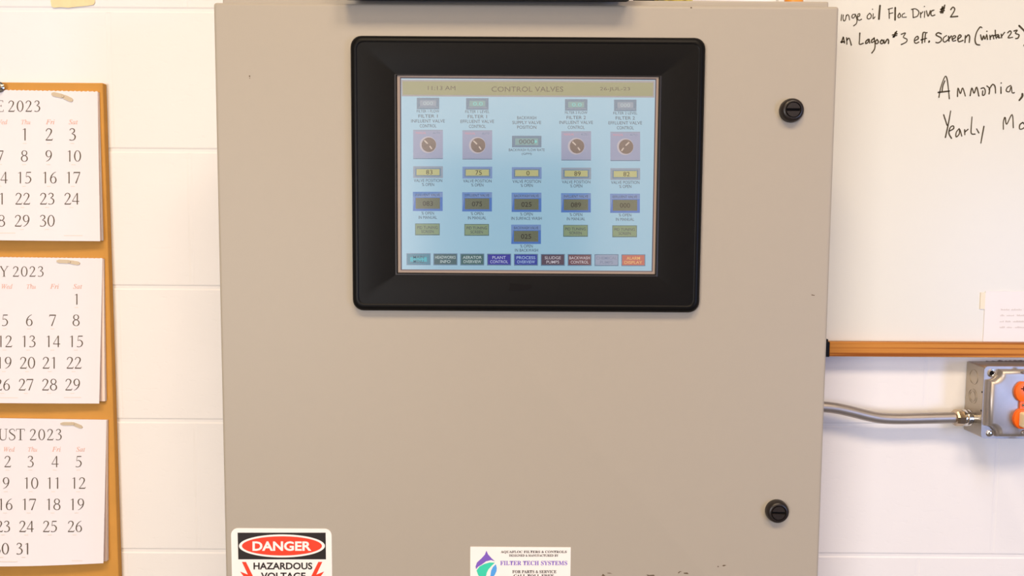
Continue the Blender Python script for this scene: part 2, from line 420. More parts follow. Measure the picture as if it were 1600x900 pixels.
def latch(px, py, lab, tilt):
    c = P(px, py, YD); k = 1.055 / F * .99
    mb = MB(); r = 18.3 * .99 / F
    mb.lathe(c, [(r * 1.0, -.001), (r, .003), (r * .97, .006), (r * .88, .0085), (r * .74, .0098), (r * .66, .0098), (r * .64, .0082), (r * .62, .0072)], M_blackg, 48, cap1=True)
    l = mb.build('latch', enc)
    rot = Matrix.Rotation(tilt, 4, 'Y')
    mc = MB(); rc = r * .58
    # slotted core: two half discs either side of a slot
    for sgn in (1, -1):
        pts = []
        for q in range(25):
            a = math.asin(.16) + (math.pi - 2 * math.asin(.16)) * q / 24
            pts.append(Vector((rc * math.cos(a), 0, sgn * rc * math.sin(a))))
        if sgn < 0: pts = pts[::-1]
        f = [c + rot @ p + Vector((0, -.0096, 0)) for p in pts]; b = [c + rot @ p + Vector((0, -.0070, 0)) for p in pts]
        fi = [c + rot @ (p * .95 + Vector((0, 0, sgn * .0004))) + Vector((0, -.0100, 0)) for p in pts]
        mc.loops([b, f, fi], M_blackg, False, True, False)
    mc.build('slotted_core', l)
    t = MB(); t.box(c.x - rc, c.x + rc, c.y - .00745, c.y - .007, c.z - rc * .15, c.z + rc * .15, M_dark); t.build('slot', l)
latch(1235.5, 173, '', 0.0)
latch(1213, 797.5, '', 0.03)

# ------------------------------------------------------------------ touch panel in the door
YB = YD - .012
bx0, bx1, bz0, bz1 = rect_px((549, 270), (1098, 273), (826, 57), (822, 487), YD - .006)
tp = empty('touch_panel', ((bx0 + bx1) / 2, YD, bz0), 'black touchscreen panel showing a valve control page, set into the enclosure door', 'touchscreen')
sx0, sx1, sz0, sz1 = rect_px((620.6, 274), (1026.8, 276), (825, 118.5), (824, 427.3), YB)
mb = MB()
prof = [(0, -.0), (0, .004), (.0006, .007), (.002, .0095), (.004, .0112), (.0062, .0119), (.0075, .0119), (.0082, .0113), (.0090, .01115)]
L = [rr(bx0 + i, bx1 - i, bz0 + i, bz1 - i, max(.013 - i * .6, .004), YD - d) for i, d in prof]
mb.loops(L, M_black, False, False, True); L = [L[-1]]
L.append(rr(sx0 - .001, sx1 + .001, sz0 - .0015, sz1 + .001, .0003, YD - .01115))
L.append(rr(sx0, sx1, sz0, sz1, .0003, YD - .0108)); L.append(rr(sx0, sx1, sz0, sz1, .0003, YD - .006))
mb.loops(L, M_black, False, False, False)
mb.build('bezel', tp)
M_lip = mat('overlay_edge', rgb(46, 44, 46), rough=0.35, spec=0.4)
mb = MB(); e = .0021
mb.loops([rr(sx0 - o_, sx1 + o_, sz0 - o_ * 1.05, sz1 + o_ * .35, .0004, YD - d_) for o_, d_ in ((e + .0008, .01115), (e + .0006, .0114), (e, .0116), (e - .0007, .0116), (e - .001, .01115))], M_lip, False, False)
mb.build('overlay_edge', tp)
M_smear = mat('worn_black_mark', rgb(20, 18, 18), rough=0.7, spec=0.1)
mb = MB(); ink = Ink(mb, lambda x, y: P(x, y, YD - .0118))
ink.poly([(795, 452), (798, 447), (796.5, 442.5), (802, 443.5), (812, 444), (817, 445), (819, 446.5), (822, 444.5), (829, 445), (832, 448), (829, 450.5), (820, 452.5), (808, 454), (796, 454)][::-1], M_smear)
mb.build('worn_logo_mark', tp)
# inner tan frame
M_frame = mat('screen_frame_tan', rgb(152, 136, 124), rough=0.55, spec=0.3)
YS = YD - .0085
cx0, cx1, cz0, cz1 = rect_px((627.3, 274), (1021, 276), (825, 123.7), (824, 422.1), YS)
mb = MB(); mb.loops([rr(sx0, sx1, sz0, sz1, .0003, YD - .0062), rr(sx0, sx1, sz0, sz1, .0003, YS - .0010), rr(cx0 - .0012, cx1 + .0012, cz0 - .0012, cz1 + .0012, .0003, YS - .0010)], M_frame, False, False)
mb.loops([rr(cx0 - .0012, cx1 + .0012, cz0 - .0012, cz1 + .0012, .0003, YS - .0010), rr(cx0, cx1, cz0, cz1, .0003, YS)], mat('screen_gasket', rgb(96, 88, 96), rough=0.6), False, False)
mb.build('screen_frame', tp)

# the display image
EM = 0.81
def sc(name, r, g, b): 
    c = rgb(r, g, b)
    return mat('display_' + name, (c[0] * .06, c[1] * .06, c[2] * .06, 1), rough=0.3, spec=0.6, emit=c, strength=EM, coat=1.0)
S_bg = sc('background', 158, 202, 226)
S_tit = sc('title_yellow', 144, 148, 112); S_titb = sc('title_border', 150, 150, 160); S_tx = sc('title_text', 62, 60, 58)
S_grey = sc('grey', 138, 156, 178); S_dk = sc('dark_text', 44, 60, 84); S_box = sc('slate_box', 94, 130, 160); S_teal = sc('teal', 120, 164, 170); S_cyan = sc('cyan', 110, 210, 210)
S_lav = sc('lavender', 146, 156, 190); S_knob = sc('knob', 110, 94, 92); S_ring = sc('knob_ring', 186, 180, 192); S_ptr = sc('pointer', 214, 196, 184); S_pink = sc('pink', 214, 140, 158)
S_yel = sc('yellow', 186, 186, 128); S_blue = sc('blue', 62, 116, 196); S_blue2 = sc('blue_light', 112, 146, 200); S_olive = sc('olive', 98, 106, 84); S_blk = sc('black_text', 8, 10, 10)
S_green = sc('button_green', 128, 152, 118); S_gline = sc('button_green_edge', 78, 112, 112)
S_wht = sc('white_text', 214, 220, 226)
mb = MB()
mb.add([(cx0, YS, cz0), (cx1, YS, cz0), (cx1, YS, cz1), (cx0, YS, cz1)], [[0, 1, 2, 3]], S_bg)
lay = lambda k: Ink(mb, lambda x, y: P(x, y, YS - .00012 * k))
I1, I2, I3, I4 = lay(1), lay(2), lay(3), lay(4)
def srect(ink, cx, y0, y1, wpx, mt): ink.rect(cx - wpx / 2, y0, cx + wpx / 2, y1, mt)
I1.poly([(627.6, 150.5), (1022.5, 152.5), (1023.3, 126), (627, 124.5)], S_titb)
I2.poly([(629.5, 148), (1020.3, 150), (1020.8, 129), (629, 127)], S_tit)
I3.text('11:13 AM', 690, 137.5, 43, 6.5, S_tx); I3.text('CONTROL VALVES', 824, 139.3, 112, 8, S_tx); I3.text('26-JUL-23', 961, 139.5, 47, 6.8, S_tx)
cols = [668.8, 745.8, 823, 900.3, 977]
flows = ['FILTER 1 FLOW', 'FILTER 1 LEVEL', None, 'FILTER 2 FLOW', 'FILTER 2 LEVEL']
heads = [('FILTER 1', 'INFLUENT VALVE', 'CONTROL'), ('FILTER 1', 'EFFLUENT VALVE', 'CONTROL'), ('BACKWASH', 'SUPPLY VALVE', 'POSITION'), ('FILTER 2', 'INFLUENT VALVE', 'CONTROL'), ('FILTER 2', 'EFFLUENT VALVE', 'CONTROL')]
vals = ['83', '75', '0', '89', '82']; mans = ['083', '075', '025', '089', '000']
def tline(t, cx, cy, mt=S_dk, h=4.6, kw=3.62, ink=None): (ink or I3).text(t, cx, cy, kw * len(t) * h / 5.0, h, mt)
def setbox(cx, y, title, val):
    srect(I1, cx, y, y + 30, 46.5, S_blue); I2.poly([(cx - 23, y + 29.4), (cx - 20, y + 8), (cx + 23, y + .5), (cx - 23, y + .5)], S_blue2)
    I2.rect(cx - 23, y + .6, cx + 23, y + 8.5, S_blue2)
    I3.rect(cx - 19, y + 9.5, cx + 19, y + 26.5, S_olive)
    I3.text(title, cx, y + 4.8, 38, 4.0, S_dk); I4.text(val, cx, y + 18.2, 16, 7.6, S_blk, 0.01)
def pid(cx, y):
    srect(I1, cx, y, y + 18.5, 38.5, S_gline); srect(I2, cx, y + 1, y + 17, 36.5, S_green)
    tline('PID TUNING', cx, y + 6.3, S_dk, 4.4, ink=I3); tline('SCREEN', cx, y + 12.5, S_dk, 4.4, ink=I3)
for i, cx in enumerate(cols):
    dy = (i - 2) * .75 / 1.0 + 1.2
    if i != 2:
        srect(I1, cx, 153 + dy, 171 + dy, 35, S_box); srect(I2, cx, 157 + dy, 166 + dy, 25, S_teal if i % 2 else S_grey)
        I3.rect(cx - 15, 167.2 + dy, cx + 15, 168.4 + dy, S_grey)
        I3.text('0.0' if i % 2 else '000', cx + (1 if i % 2 else 0), 161.6 + dy, 15, 5.5, S_cyan if i % 2 else sc('pale_digits', 170, 196, 206))
        tline(flows[i], cx, 174 + dy, S_dk, 4.2, 3.2)
        for k, t in enumerate(heads[i]): tline(t, cx, 181.6 + 7.7 * k + dy, S_dk, 5.0, 3.75)
        srect(I1, cx, 203 + dy, 249 + dy, 46.5, S_lav)
        I2.rect(cx - 23, 203.5 + dy, cx + 23, 204.6 + dy, S_grey); I2.rect(cx - 23, 247.5 + dy, cx + 23, 248.8 + dy, S_box)
        I2.text('MANUAL', cx - 11, 208 + dy, 16, 3.4, S_pink); I2.text('AUTO', cx + 13, 208 + dy, 11, 3.2, S_box)
        I2.disc(cx, 226.5 + dy, 13, 13, S_ring); I3.disc(cx + 1.3, 226.5 + dy, 11.3, 11.3, S_knob)
        sg = 1 if i < 4 else -1
        I4.ribbon([(cx - 5.5 * sg, 220 + dy, 2), (cx - 1 * sg, 224.3 + dy, 2)], S_ptr, False); I4.ribbon([(cx + 3 * sg, 229 + dy, 2), (cx + 5.5 * sg, 232.5 + dy, 2)], S_ptr, False)
    else:
        for k, t in enumerate(heads[i]): tline(t, cx, 182.8 + 7.4 * k + dy, S_dk, 5.0, 3.75)
        srect(I1, cx, 211 + dy, 229 + dy, 46, S_box); srect(I2, cx, 215 + dy, 225.5 + dy, 36, S_teal); I3.text('0000', cx, 220 + dy, 24, 7, S_dk); I3.disc(cx + 14, 220 + dy, 2.2, 2.2, S_cyan)
        tline('BACKWASH FLOW RATE', cx, 233 + dy, S_dk, 4.2, 3.7); tline('(GPM)', cx, 239.5 + dy, S_dk, 4.2, 3.7)
    srect(I1, cx, 260 + dy, 278.5 + dy, 46.5, S_blue2 if i in (1, 2) else S_grey); I2.rect(cx - 20, 263 + dy, cx + 20, 276 + dy, S_box); I3.rect(cx - 18, 264.5 + dy, cx + 18, 274 + dy, S_yel)
    I4.text(vals[i], cx + 2, 269.3 + dy, 5 * len(vals[i]), 7, S_blk)
    tline('VALVE POSITION', cx, 282.3 + dy, S_dk, 4.8, 3.3); tline('% OPEN', cx, 288.6 + dy, S_dk, 4.8, 3.3)
    cx -= .4
    setbox(cx, 300 + dy, ('INFLUENT VALVE', 'EFFLUENT VALVE', 'BACKWASH VALVE')[2 if i == 2 else (i + (i > 2)) % 2 if i < 2 else (i - 3) % 2], mans[i])
    tline('% OPEN', cx, 333.3 + dy, S_dk, 4.8, 3.4); tline('IN SURFACE WASH' if i == 2 else 'IN MANUAL', cx, 340 + dy, S_dk, 4.8, 3.3)
    if i != 2: pid(cx - .6, 349.5 + dy)
    else:
        setbox(cx - .6, 351.2, 'BACKWASH VALVE', '025'); tline('% OPEN', cx, 384.6, S_dk, 4.8, 3.4); tline('IN BACKWASH', cx, 391, S_dk, 4.8, 3.4)
btn = [('MAIN', 'MENU', (58, 132, 158), (40, 178, 196), (36, 84, 108)), ('HEADWORKS', 'INFO', (56, 96, 104), None, (196, 214, 216)), ('AERATOR', 'OVERVIEW', (52, 100, 104), None, (196, 214, 216)), ('PLANT', 'CONTROL', (40, 44, 160), None, (190, 200, 236)),
       ('PROCESS', 'OVERVIEW', (38, 62, 164), None, (170, 200, 240)), ('SLUDGE', 'PUMPS', (84, 68, 88), None, (206, 200, 210)), ('BACKWASH', 'CONTROL', (110, 70, 82), None, (214, 204, 212)), ('CHEMICAL', 'PUMPS', (148, 162, 190), None, (124, 138, 166)), ('ALARM', 'DISPLAY', (196, 104, 92), None, (240, 190, 120))]
for i, (a, b, c, hi, tcol) in enumerate(btn):
    cx = 654 + 41.95 * i; dy = i * .2 - .2
    srect(I1, cx, 396 + dy, 414.5 + dy, 37.5, S_box); srect(I2, cx, 397.2 + dy, 413 + dy, 35, sc('button_%d' % i, *c))
    if hi: srect(I3, cx, 402 + dy, 409 + dy, 26, sc('button_glow', *hi))
    tm = sc('button_text_%d' % i, *tcol)
    I4.text(a, cx, 402 + dy, min(32, 4.2 * len(a)), 4.6, tm, 0.008); I4.text(b, cx, 408.6 + dy, min(28, 4.0 * len(b)), 4.6, tm, 0.008)
mb.build('display', tp)

# ------------------------------------------------------------------ stickers on the door
mb = MB()
dx0, dx1, dz0, dz1 = rect_px((361.5, 850), (518.5, 850), (440, 825.5), (440, 890), YD)
dz0 = dz1 - .172
mb.loops([rr(dx0, dx1, dz0, dz1, .0085, YD), rr(dx0, dx1, dz0, dz1, .0085, YD - .0005)], M_white, False, True)
I1 = Ink(mb, lambda x, y: P(x, y, YD - .0007)); I2 = Ink(mb, lambda x, y: P(x, y, YD - .0009)); I3 = Ink(mb, lambda x, y: P(x, y, YD - .0011)); I4 = Ink(mb, lambda x, y: P(x, y, YD - .0013))
I1.poly([(372.3, 874), (509.3, 874), (508.8, 832.3), (371.2, 832.3)], M_signblk)
I2.disc(440.5, 853, 67.2, 18, M_white, 64); I3.disc(440.5, 853, 62.5, 15, M_signred, 64)
I4.text('DANGER', 440.5, 853.3, 92, 15, M_white, 0.032)
I1.text('HAZARDOUS', 442, 884.4, 92, 11, M_signblk, 0.028); I1.text('VOLTAGE', 442.5, 900, 70, 11, M_signblk, 0.028)
def bolt(f): return [(f(x), y) for x, y in ((378, 878), (384.3, 878), (396.5, 903), (392, 904), (407, 936), (375, 893), (387.3, 897.8))]
b1 = bolt(lambda x: x); b2 = bolt(lambda x: 881.6 - x)
def fan(ink, pts, mt):
    bm = bmesh.new(); vs_ = [bm.verts.new((x, y, 0)) for x, y in pts]; f = bm.faces.new(vs_); f.normal_update()
    r = bmesh.ops.triangulate(bm, faces=[f]); bm.verts.index_update()
    ink.tris([(v.co.x, v.co.y) for v in bm.verts], [[v.index for v in q.verts] for q in bm.faces], mt); bm.free()
fan(I1, b1, M_signred); fan(I1, b2, M_signred)
tag(mb.build('warning_sticker'), 'white DANGER HAZARDOUS VOLTAGE sticker with red oval at the lower left of the grey door', 'sticker')

mb = MB()
lx0, lx1, lz0, lz1 = rect_px((734.8, 877), (891.5, 878), (812, 854.5), (812, 890), YD)
lz0 = lz1 - .066
mb.loops([rr(lx0, lx1, lz0, lz1, .0004, YD), rr(lx0, lx1, lz0, lz1, .0004, YD - .0005)], M_white, False, True)
M_lblk = mat('label_black', rgb(44, 38, 40), rough=0.6); M_vio = mat('label_violet', rgb(134, 108, 196), rough=0.6); M_viod = mat('drop_violet', rgb(122, 88, 186), rough=0.6)
M_grn = mat('drop_green', rgb(52, 204, 168), rough=0.6); M_blu = mat('drop_blue', rgb(76, 158, 228), rough=0.6)
I1 = Ink(mb, lambda x, y: P(x, y, YD - .0007)); I2 = Ink(mb, lambda x, y: P(x, y, YD - .0009))
def lz(p): return [(720 + x / 8.889, 840 + y / 8.889) for x, y in p]
I1.text(serif_bold('AQUAFLOC FILTERS & CONTROLS'), 834, 862.7, 103, 4.6, M_lblk, .012); I1.text(serif_bold('DESIGNED & MANUFACTURED BY'), 834, 868, 77, 3.6, M_lblk, .012)
I1.text(serif_bold('FILTER TECH SYSTEMS'), 834, 879.8, 105, 7, M_vio, .012)
I1.text(serif_bold('FOR PARTS & SERVICE'), 835, 893.3, 69, 4.8, M_lblk, .012); I1.text(serif_bold('CALL TOLL FREE'), 834, 900, 63, 5.2, M_lblk, .012)
fan(I1, lz([(355, 180), (380, 235), (430, 290), (475, 330), (420, 312), (350, 330), (290, 375), (240, 405), (212, 440), (205, 400), (225, 345), (290, 285), (335, 235)]), M_viod)
fan(I1, lz([(218, 455), (260, 400), (330, 365), (400, 345), (475, 348), (430, 390), (385, 440), (360, 490), (345, 560), (350, 600), (290, 570), (240, 520)]), M_grn)
fan(I1, lz([(487, 370), (500, 420), (495, 470), (470, 520), (430, 575), (400, 600), (412, 520), (420, 460), (445, 410)]), M_blu)
tag(mb.build('maker_label'), 'white maker label with violet, green and blue drop logo, bottom centre of the door', 'label')

# ------------------------------------------------------------------ things on top of the enclosure
zi = zt - .004                         # body top
zcov = zl
ex = P(537, 1, YD - .005).x; ex2 = P(984, 4, YD - .005).x
case = empty('black_case', ((ex + ex2) / 2, YD + .07, zcov), 'black flat-bottomed case lying on top of the grey enclosure, overhanging the door', 'case')
mb = MB()
mb.box(ex + .006, ex2 - .006, YD - .004, YD + .19, zcov, zcov + .085, M_black, .006, 3)
mb.build('body', case)
zlip = P(760, 2.8, YD - .005).z
mb = MB(); mb.box(ex, ex2, YD - .030, YD - .003, zlip, zcov + .09, M_black, .005, 3)
mb.build('front_panel', case)
xg0, xg1 = P(996, 0, YD + .06).x, P(1021, 0, YD + .06).x
mb = MB(); mb.box(xg0, xg1, YD + .05, YD + .10, zcov, zcov + .055, M_dark, .002)
mb.box(xg0 + .006, xg1 - .008, YD + .0485, YD + .05, zcov + .02, zcov + .024, M_white)
tag(mb.build('small_black_box'), 'small black box on top of the enclosure, right beside the overhanging black case', 'box')
# crumpled yellow green packet
M_pk = bpy.data.materials.new('yellow_green_foil'); M_pk.use_nodes = True
nt = M_pk.node_tree; b = nt.nodes['Principled BSDF']; b.inputs['Roughness'].default_value = 0.35
tcn = nt.nodes.new('ShaderNodeTexCoord'); n = nt.nodes.new('ShaderNodeTexNoise'); n.inputs['Scale'].default_value = 70; n.inputs['Detail'].default_value = 2
cr = nt.nodes.new('ShaderNodeValToRGB'); e = cr.color_ramp.elements; e[0].position = .36; e[0].color = rgb(92, 84, 12); e[1].position = .62; e[1].color = rgb(220, 206, 104); q = e.new(.48); q.color = rgb(176, 150, 30)
nt.links.new(tcn.outputs['Object'], n.inputs[0]); nt.links.new(n.outputs[0], cr.inputs[0]); nt.links.new(cr.outputs[0], b.inputs['Base Color'])
pg0, pg1 = P(1023, 0, YD + .06).x, P(1084, 0, YD + .06).x
mb = MB(); rnd = random.Random(3); Lp = []
for k in range(7):
    t = k / 6; th = .016 * math.sin(math.pi * (.12 + .76 * t)) + .002
    l = []
    for q in range(20):
        a = 2 * math.pi * q / 20
        l.append(Vector(((pg0 + pg1) / 2 + (pg1 - pg0) / 2 * math.cos(a) * (1 - .05 * t) + rnd.uniform(-.0012, .0012), YD + .07 + th * math.sin(a) + rnd.uniform(-.0015, .0015), zcov + .075 * t + (rnd.uniform(-.001, .001) if k else 0))))
    Lp.append(l)
mb.loops(Lp, M_pk, True, True, True)
tag(mb.build('snack_packet', sharp=25), 'crumpled yellow-green packet standing on top of the enclosure', 'packet')
og0, og1 = P(1232, 0, YD + .06).x, P(1261, 0, YD + .06).x
M_or2 = mat('orange_plastic', rgb(236, 150, 52), rough=0.4)
mb = MB(); oc = Vector(((og0 + og1) / 2, YD + .075, zcov))
ro = (og1 - og0) / 2
L = []
for r_, z_ in ((ro * .96, 0), (ro, .002), (ro, .05), (ro * .95, .056), (ro * .5, .064), (ro * .5, .078)):
    L.append([oc + Vector((r_ * math.cos(2 * math.pi * k / 28), r_ * math.sin(2 * math.pi * k / 28), z_)) for k in range(28)])
mb.loops(L, M_or2, True, True, True)
tag(mb.build('orange_bottle'), 'orange plastic bottle on top of the enclosure near its right corner', 'bottle')

# ------------------------------------------------------------------ tape residue on the wall
mb = MB(); ink = Ink(mb, lambda x, y: P(x, y, -.0010))
tp_pts = [(79, -40), (79.5, -20), (79, 2), (80.5, 10), (84, 12), (95, 11.2), (107, 12), (120, 10.5), (135, 9.2), (146, 7.5), (148.3, 4), (147.5, -10), (148, -40)]
fr = [P(x, y, -.0012) for x, y in tp_pts]; bk = [P(x, y, 0.0) for x, y in tp_pts]
mb.loops([bk, fr], M_tape, False, True)
tag(mb.build('masking_tape'), 'yellowed piece of old tape stuck on the block wall above the calendars', 'tape')

# ------------------------------------------------------------------ calendar board and calendars
YBo = -.012
q0 = P(163.5, 130, YBo); q1 = P(182.5, 900, YBo)
bxr = (q0.x + q1.x) / 2; bzt = P(80, 129, YBo).z; bzb = P(80, 900, YBo).z - .14; bxl = bxr - .37
mb = MB(); mb.box(bxl, bxr, YBo, 0, bzb, bzt, M_board, .0015)
tag(mb.build('calendar_board'), 'tall ochre-brown backing board on the block wall behind three calendars', 'board')

def lerp(a, b, t): return a + (b - a) * t
def calendar(label, tl, tr, bl, br, back_tr, back_br, bow, title, title_box, days, days_y, nums, foot, teeth):
    """corner pixels of the front page; left corners lie outside the frame"""
    def depth(u, v): return YBo - .0045 - bow * (v ** 1.5) * (0.6 + 0.4 * math.sin(math.pi * min(max(u, 0), 1))) - .0005
    def pix(u, v):
        sag = (4.0 if bow > .014 else .6) * v ** 3 * math.sin(math.pi * u)
        return (lerp(lerp(tl[0], tr[0], u), lerp(bl[0], br[0], u), v), lerp(lerp(tl[1], tr[1], u), lerp(bl[1], br[1], u), v) + sag)
    cen = P(0, tl[1], YBo)
    root = empty('wall_calendar', (cen.x, YBo, P(0, bl[1], YBo).z), label, 'calendar', 'monthly calendars on the ochre board')
    # thick pad of the following months behind the front sheet
    mb = MB()
    def bpix(u, v): return (lerp(lerp(tl[0], back_tr[0], u), lerp(bl[0] + 2, back_br[0], u), v), lerp(lerp(tl[1] + 1, back_tr[1], u), lerp(bl[1] - 2, back_br[1], u), v))
    nU, nV = 24, 12
    front = lambda u, v: P(*bpix(u, v), YBo - .0035 + (depth(u, v) - YBo + .004) * .3)
    mb.grid(front, nU, nV, M_paper2)
    def edge(pts):
        a = [front(u, v) for u, v in pts]; b = [Vector((p.x, YBo - .0001, p.z)) for p in a]
        n_ = len(a); mb.add(a + b, [[i, i + 1, n_ + i + 1, n_ + i] for i in range(n_ - 1)], M_paper)
    # page edges on the right show as a ruffle of thin sheets
    edge([(1, k / nV) for k in range(nV + 1)]); edge([(k / nU, 0) for k in range(nU, -1, -1)][::-1])
    mb.build('page_stack', root)
    mb = MB()
    def sheet(u, v):
        x, y = pix(u, v)
        if v == 0 and teeth: y += teeth * (abs(((x / 6.7) % 1) - .5) * 2 - .5) * 1.6
        return P(x, y, depth(u, v))
    mb.grid(sheet, 120, 14, M_paper)
    def surf(x, y):
        v = (y - tr[1]) / (br[1] - tr[1]); u = (x - lerp(tl[0], bl[0], v)) / (lerp(tr[0], br[0], v) - lerp(tl[0], bl[0], v))
        return P(x, y, depth(u, v) - .00035)
    ink = Ink(mb, surf)
    # title
    x, yt, yb, ltrs, yr0, yr1 = title_box
    h = yb - yt
    xx = x
    for c in reversed(ltrs):
        adv, st = CAP[c]; xx -= adv * h * 1.17; strokes(ink, st, xx, yb, h, M_ink, 1.2)
    adv = (yr1 - yr0) / (4 - .12 / .62); k = adv / .62 / h
    for i, c in enumerate('2023'): strokes(ink, DIG[c], yr0 + adv * i, yb, h, M_ink, kx=min(k, 1.28))
    for t, cx in days: ink.text(serif_italic(t), cx, days_y, 17 if t == 'Wed' else 14, 7.5, M_red)
    for y0, y1, row in nums:
        for s_, cx in row:
            number(ink, s_, cx, y0, y1, M_ink)
            ink.rect(cx - 3.5, y1 + 4, cx + 2.5, y1 + 5, M_faint)
    for x0, y0, x1, y1 in foot: ink.rect(x0, y0, x1, y1, M_faint)
    mb.build('front_page', root)
    return root

def row(y0, y1, first, n, cx_sat, pitch=37.3):
    """numbers first..first+n-1 ending under Saturday"""
    return (y0, y1, [(str(first + i), cx_sat - pitch * (n - 1 - i)) for i in range(n)])
calendar('topmost wall calendar, JUNE 2023 page with a wavy torn top edge', (-150, 138), (152.5, 143), (-148, 373), (156.5, 376.8), (153.5, 144), (159, 376), .012,
    'JUNE', (6.0, 156.7, 174.6, 'JUNE', 12.4, 63.8), [('Sun', -108), ('Mon', -71), ('Tue', -34), ('Wed', 3), ('Thu', 40.4), ('Fri', 78.4), ('Sat', 114.5)], 190.5,
    [(200, 219.5, [('1', 39), ('2', 76.8), ('3', 113.5)]),
     (234.5, 252.5, [('4', -109), ('5', -72), ('6', -35), ('7', 0.5), ('8', 38), ('9', 76), ('10', 115)]),
     (268, 286.5, [('11', -110), ('12', -73), ('13', -36), ('14', 0), ('15', 38), ('16', 77), ('17', 114)]),
     (301, 319.5, [('18', -112), ('19', -75), ('20', -38), ('21', -3), ('22', 35.5), ('23', 74), ('24', 112)]),
     (335.5, 354, [('25', -114), ('26', -77), ('27', -40), ('28', -4), ('29', 34.5), ('30', 73.5)])],
    [(-10, 363.5, 24, 364.7), (100, 367.5, 129, 368.5)], 1.0)
calendar('middle wall calendar, JULY 2023 page with only 1 under Saturday in its first row', (-148, 400), (160.3, 403.5), (-146, 628), (155, 630.5), (161.5, 404.5), (163.8, 627), .012,
    'JULY', (13.0, 415.8, 432.3, 'JULY', 19.6, 69), [('Sun', -98), ('Mon', -62), ('Tue', -26), ('Wed', 10.9), ('Thu', 48.8), ('Fri', 85), ('Sat', 121.3)], 447.5,
    [(458.7, 476, [('1', 120)]),
     (491, 509.3, [('2', -101), ('3', -65), ('4', -28), ('5', 7.8), ('6', 45.7), ('7', 82.4), ('8', 118.8)]),
     (524, 542.4, [('9', -102), ('10', -66), ('11', -30), ('12', 7.5), ('13', 44.6), ('14', 82.4), ('15', 118.8)]),
     (557.3, 576, [('16', -104), ('17', -68), ('18', -31), ('19', 6.3), ('20', 42.8), ('21', 78.2), ('22', 115.7)]),
     (591.5, 610, [('23', -106), ('24', -70), ('25', -33), ('26', 4), ('27', 40.7), ('28', 77.3), ('29', 113.5)])],
    [(0, 621, 28, 622), (100, 620.5, 127, 621.5)], .5)
calendar('lowest wall calendar, AUGUST 2023 page with a bowed bottom edge', (-146, 651), (166.5, 656), (-144, 882), (161.5, 880), (167.5, 656.5), (166.5, 877), .016,
    'AUGUST', (38.8, 670, 687.8, 'AUGUST', 46.2, 97.4), [('Sun', -97), ('Mon', -60), ('Tue', -23), ('Wed', 14.5), ('Thu', 51), ('Fri', 88), ('Sat', 126)], 702,
    [(712, 730, [('1', -24), ('2', 12), ('3', 48), ('4', 86), ('5', 123)]),
     (745.5, 763.7, [('6', -100), ('7', -63), ('8', -27), ('9', 9.3), ('10', 48), ('11', 83.8), ('12', 122.4)]),
     (778.7, 797, [('13', -102), ('14', -65), ('15', -29), ('16', 8), ('17', 45), ('18', 82.7), ('19', 120)]),
     (813.4, 831.3, [('20', -106), ('21', -69), ('22', -32), ('23', 5), ('24', 41.2), ('25', 78.3), ('26', 117)]),
     (848, 866.3, [('27', -108), ('28', -71), ('29', -35), ('30', 2), ('31', 36.7)])],
    [(-5, 877, 27, 878.3), (112, 875.8, 129, 876.8)], 0)

def fastener(p0, pc, p1, Y, label, wd):
    mb = MB()
    def prong(a, b):
        a3, b3 = P(*a, Y), P(*b, Y); d = (b3 - a3); n_ = Vector((-d.z, 0, d.x)).normalized() * wd
        def ring4(p, q): return [p + n_ * q + Vector((0, -.0012, 0)), p - n_ * q + Vector((0, -.0012, 0)), p - n_ * q + Vector((0, .0004, 0)), p + n_ * q + Vector((0, .0004, 0))]
        mb.loops([ring4(a3, .8), ring4(a3 + d * .15, 1), ring4(a3 + d * .8, 1), ring4(b3, .45)], M_brass, True, True)
    prong(pc, p0); prong(pc, p1)
    mb.lathe(P(*pc, Y), [(.0022, 0), (.0022, .0014), (.0016, .002)], M_brass, 16)
    tag(mb.build('paper_fastener'), label, 'fastener', 'split paper fasteners through the calendars')
fastener((81, 146.5), (99, 150.5), (114, 157.5), YBo - .0052, 'pale split paper fastener at the top right of the June calendar', .0030)
fastener((89, 408), (109, 409), (125, 412), YBo - .0052, 'brown split paper fastener at the top right of the July calendar', .0026)
fastener((95, 662), (115, 662), (129, 668), YBo - .0052, 'bent split paper fastener at the top right of the August calendar', .0024)
# push pin at the top of the June calendar
mb = MB(); pc = P(0, 136.5, YBo - .0045)
mb.lathe(pc, [(.0022, -.004), (.0022, 0), (.0072, .001), (.0076, .0022), (.0064, .0032), (.006, .0028), (.0042, .0028), (.0046, .006), (.0046, .009), (.003, .0105)], M_zinc, 28)
tag(mb.build('thumb_tack'), 'round metal tack at the top edge of the ochre board above JUNE', 'tack')

# ------------------------------------------------------------------ whiteboard
YW = -.012
wb = empty('whiteboard', (P(1500, 545, 0).x, 0, P(1500, 558, 0).z), 'wall-mounted whiteboard with handwritten notes and an oak bottom rail, right of the enclosure', 'whiteboard')
wx0 = xb + .004; wx1 = P(1600, 400, YW).x + .55
wz0 = P(1500, 540, YW).z; wz1 = wz0 + .72
mb = MB(); mb.box(wx0, wx1, YW, 0, wz0, wz1, M_wb, .0008)
I = Ink(mb, lambda x, y: P(x, y, YW - .0003))
def hand(sets, ox, oy, k, wpx):
    for s_ in sets:
        wd = wpx
        if isinstance(s_, tuple): wd, s_ = s_[0] / k, s_[1]
        q = [(ox + x / k, oy + y / k, wd * (0.85 + .3 * random.random())) for x, y in s_]
        if len(q) == 1: I.disc(q[0][0], q[0][1], wd * .6, wd * .6, M_marker, 10)
        else: I.ribbon(q, M_marker)
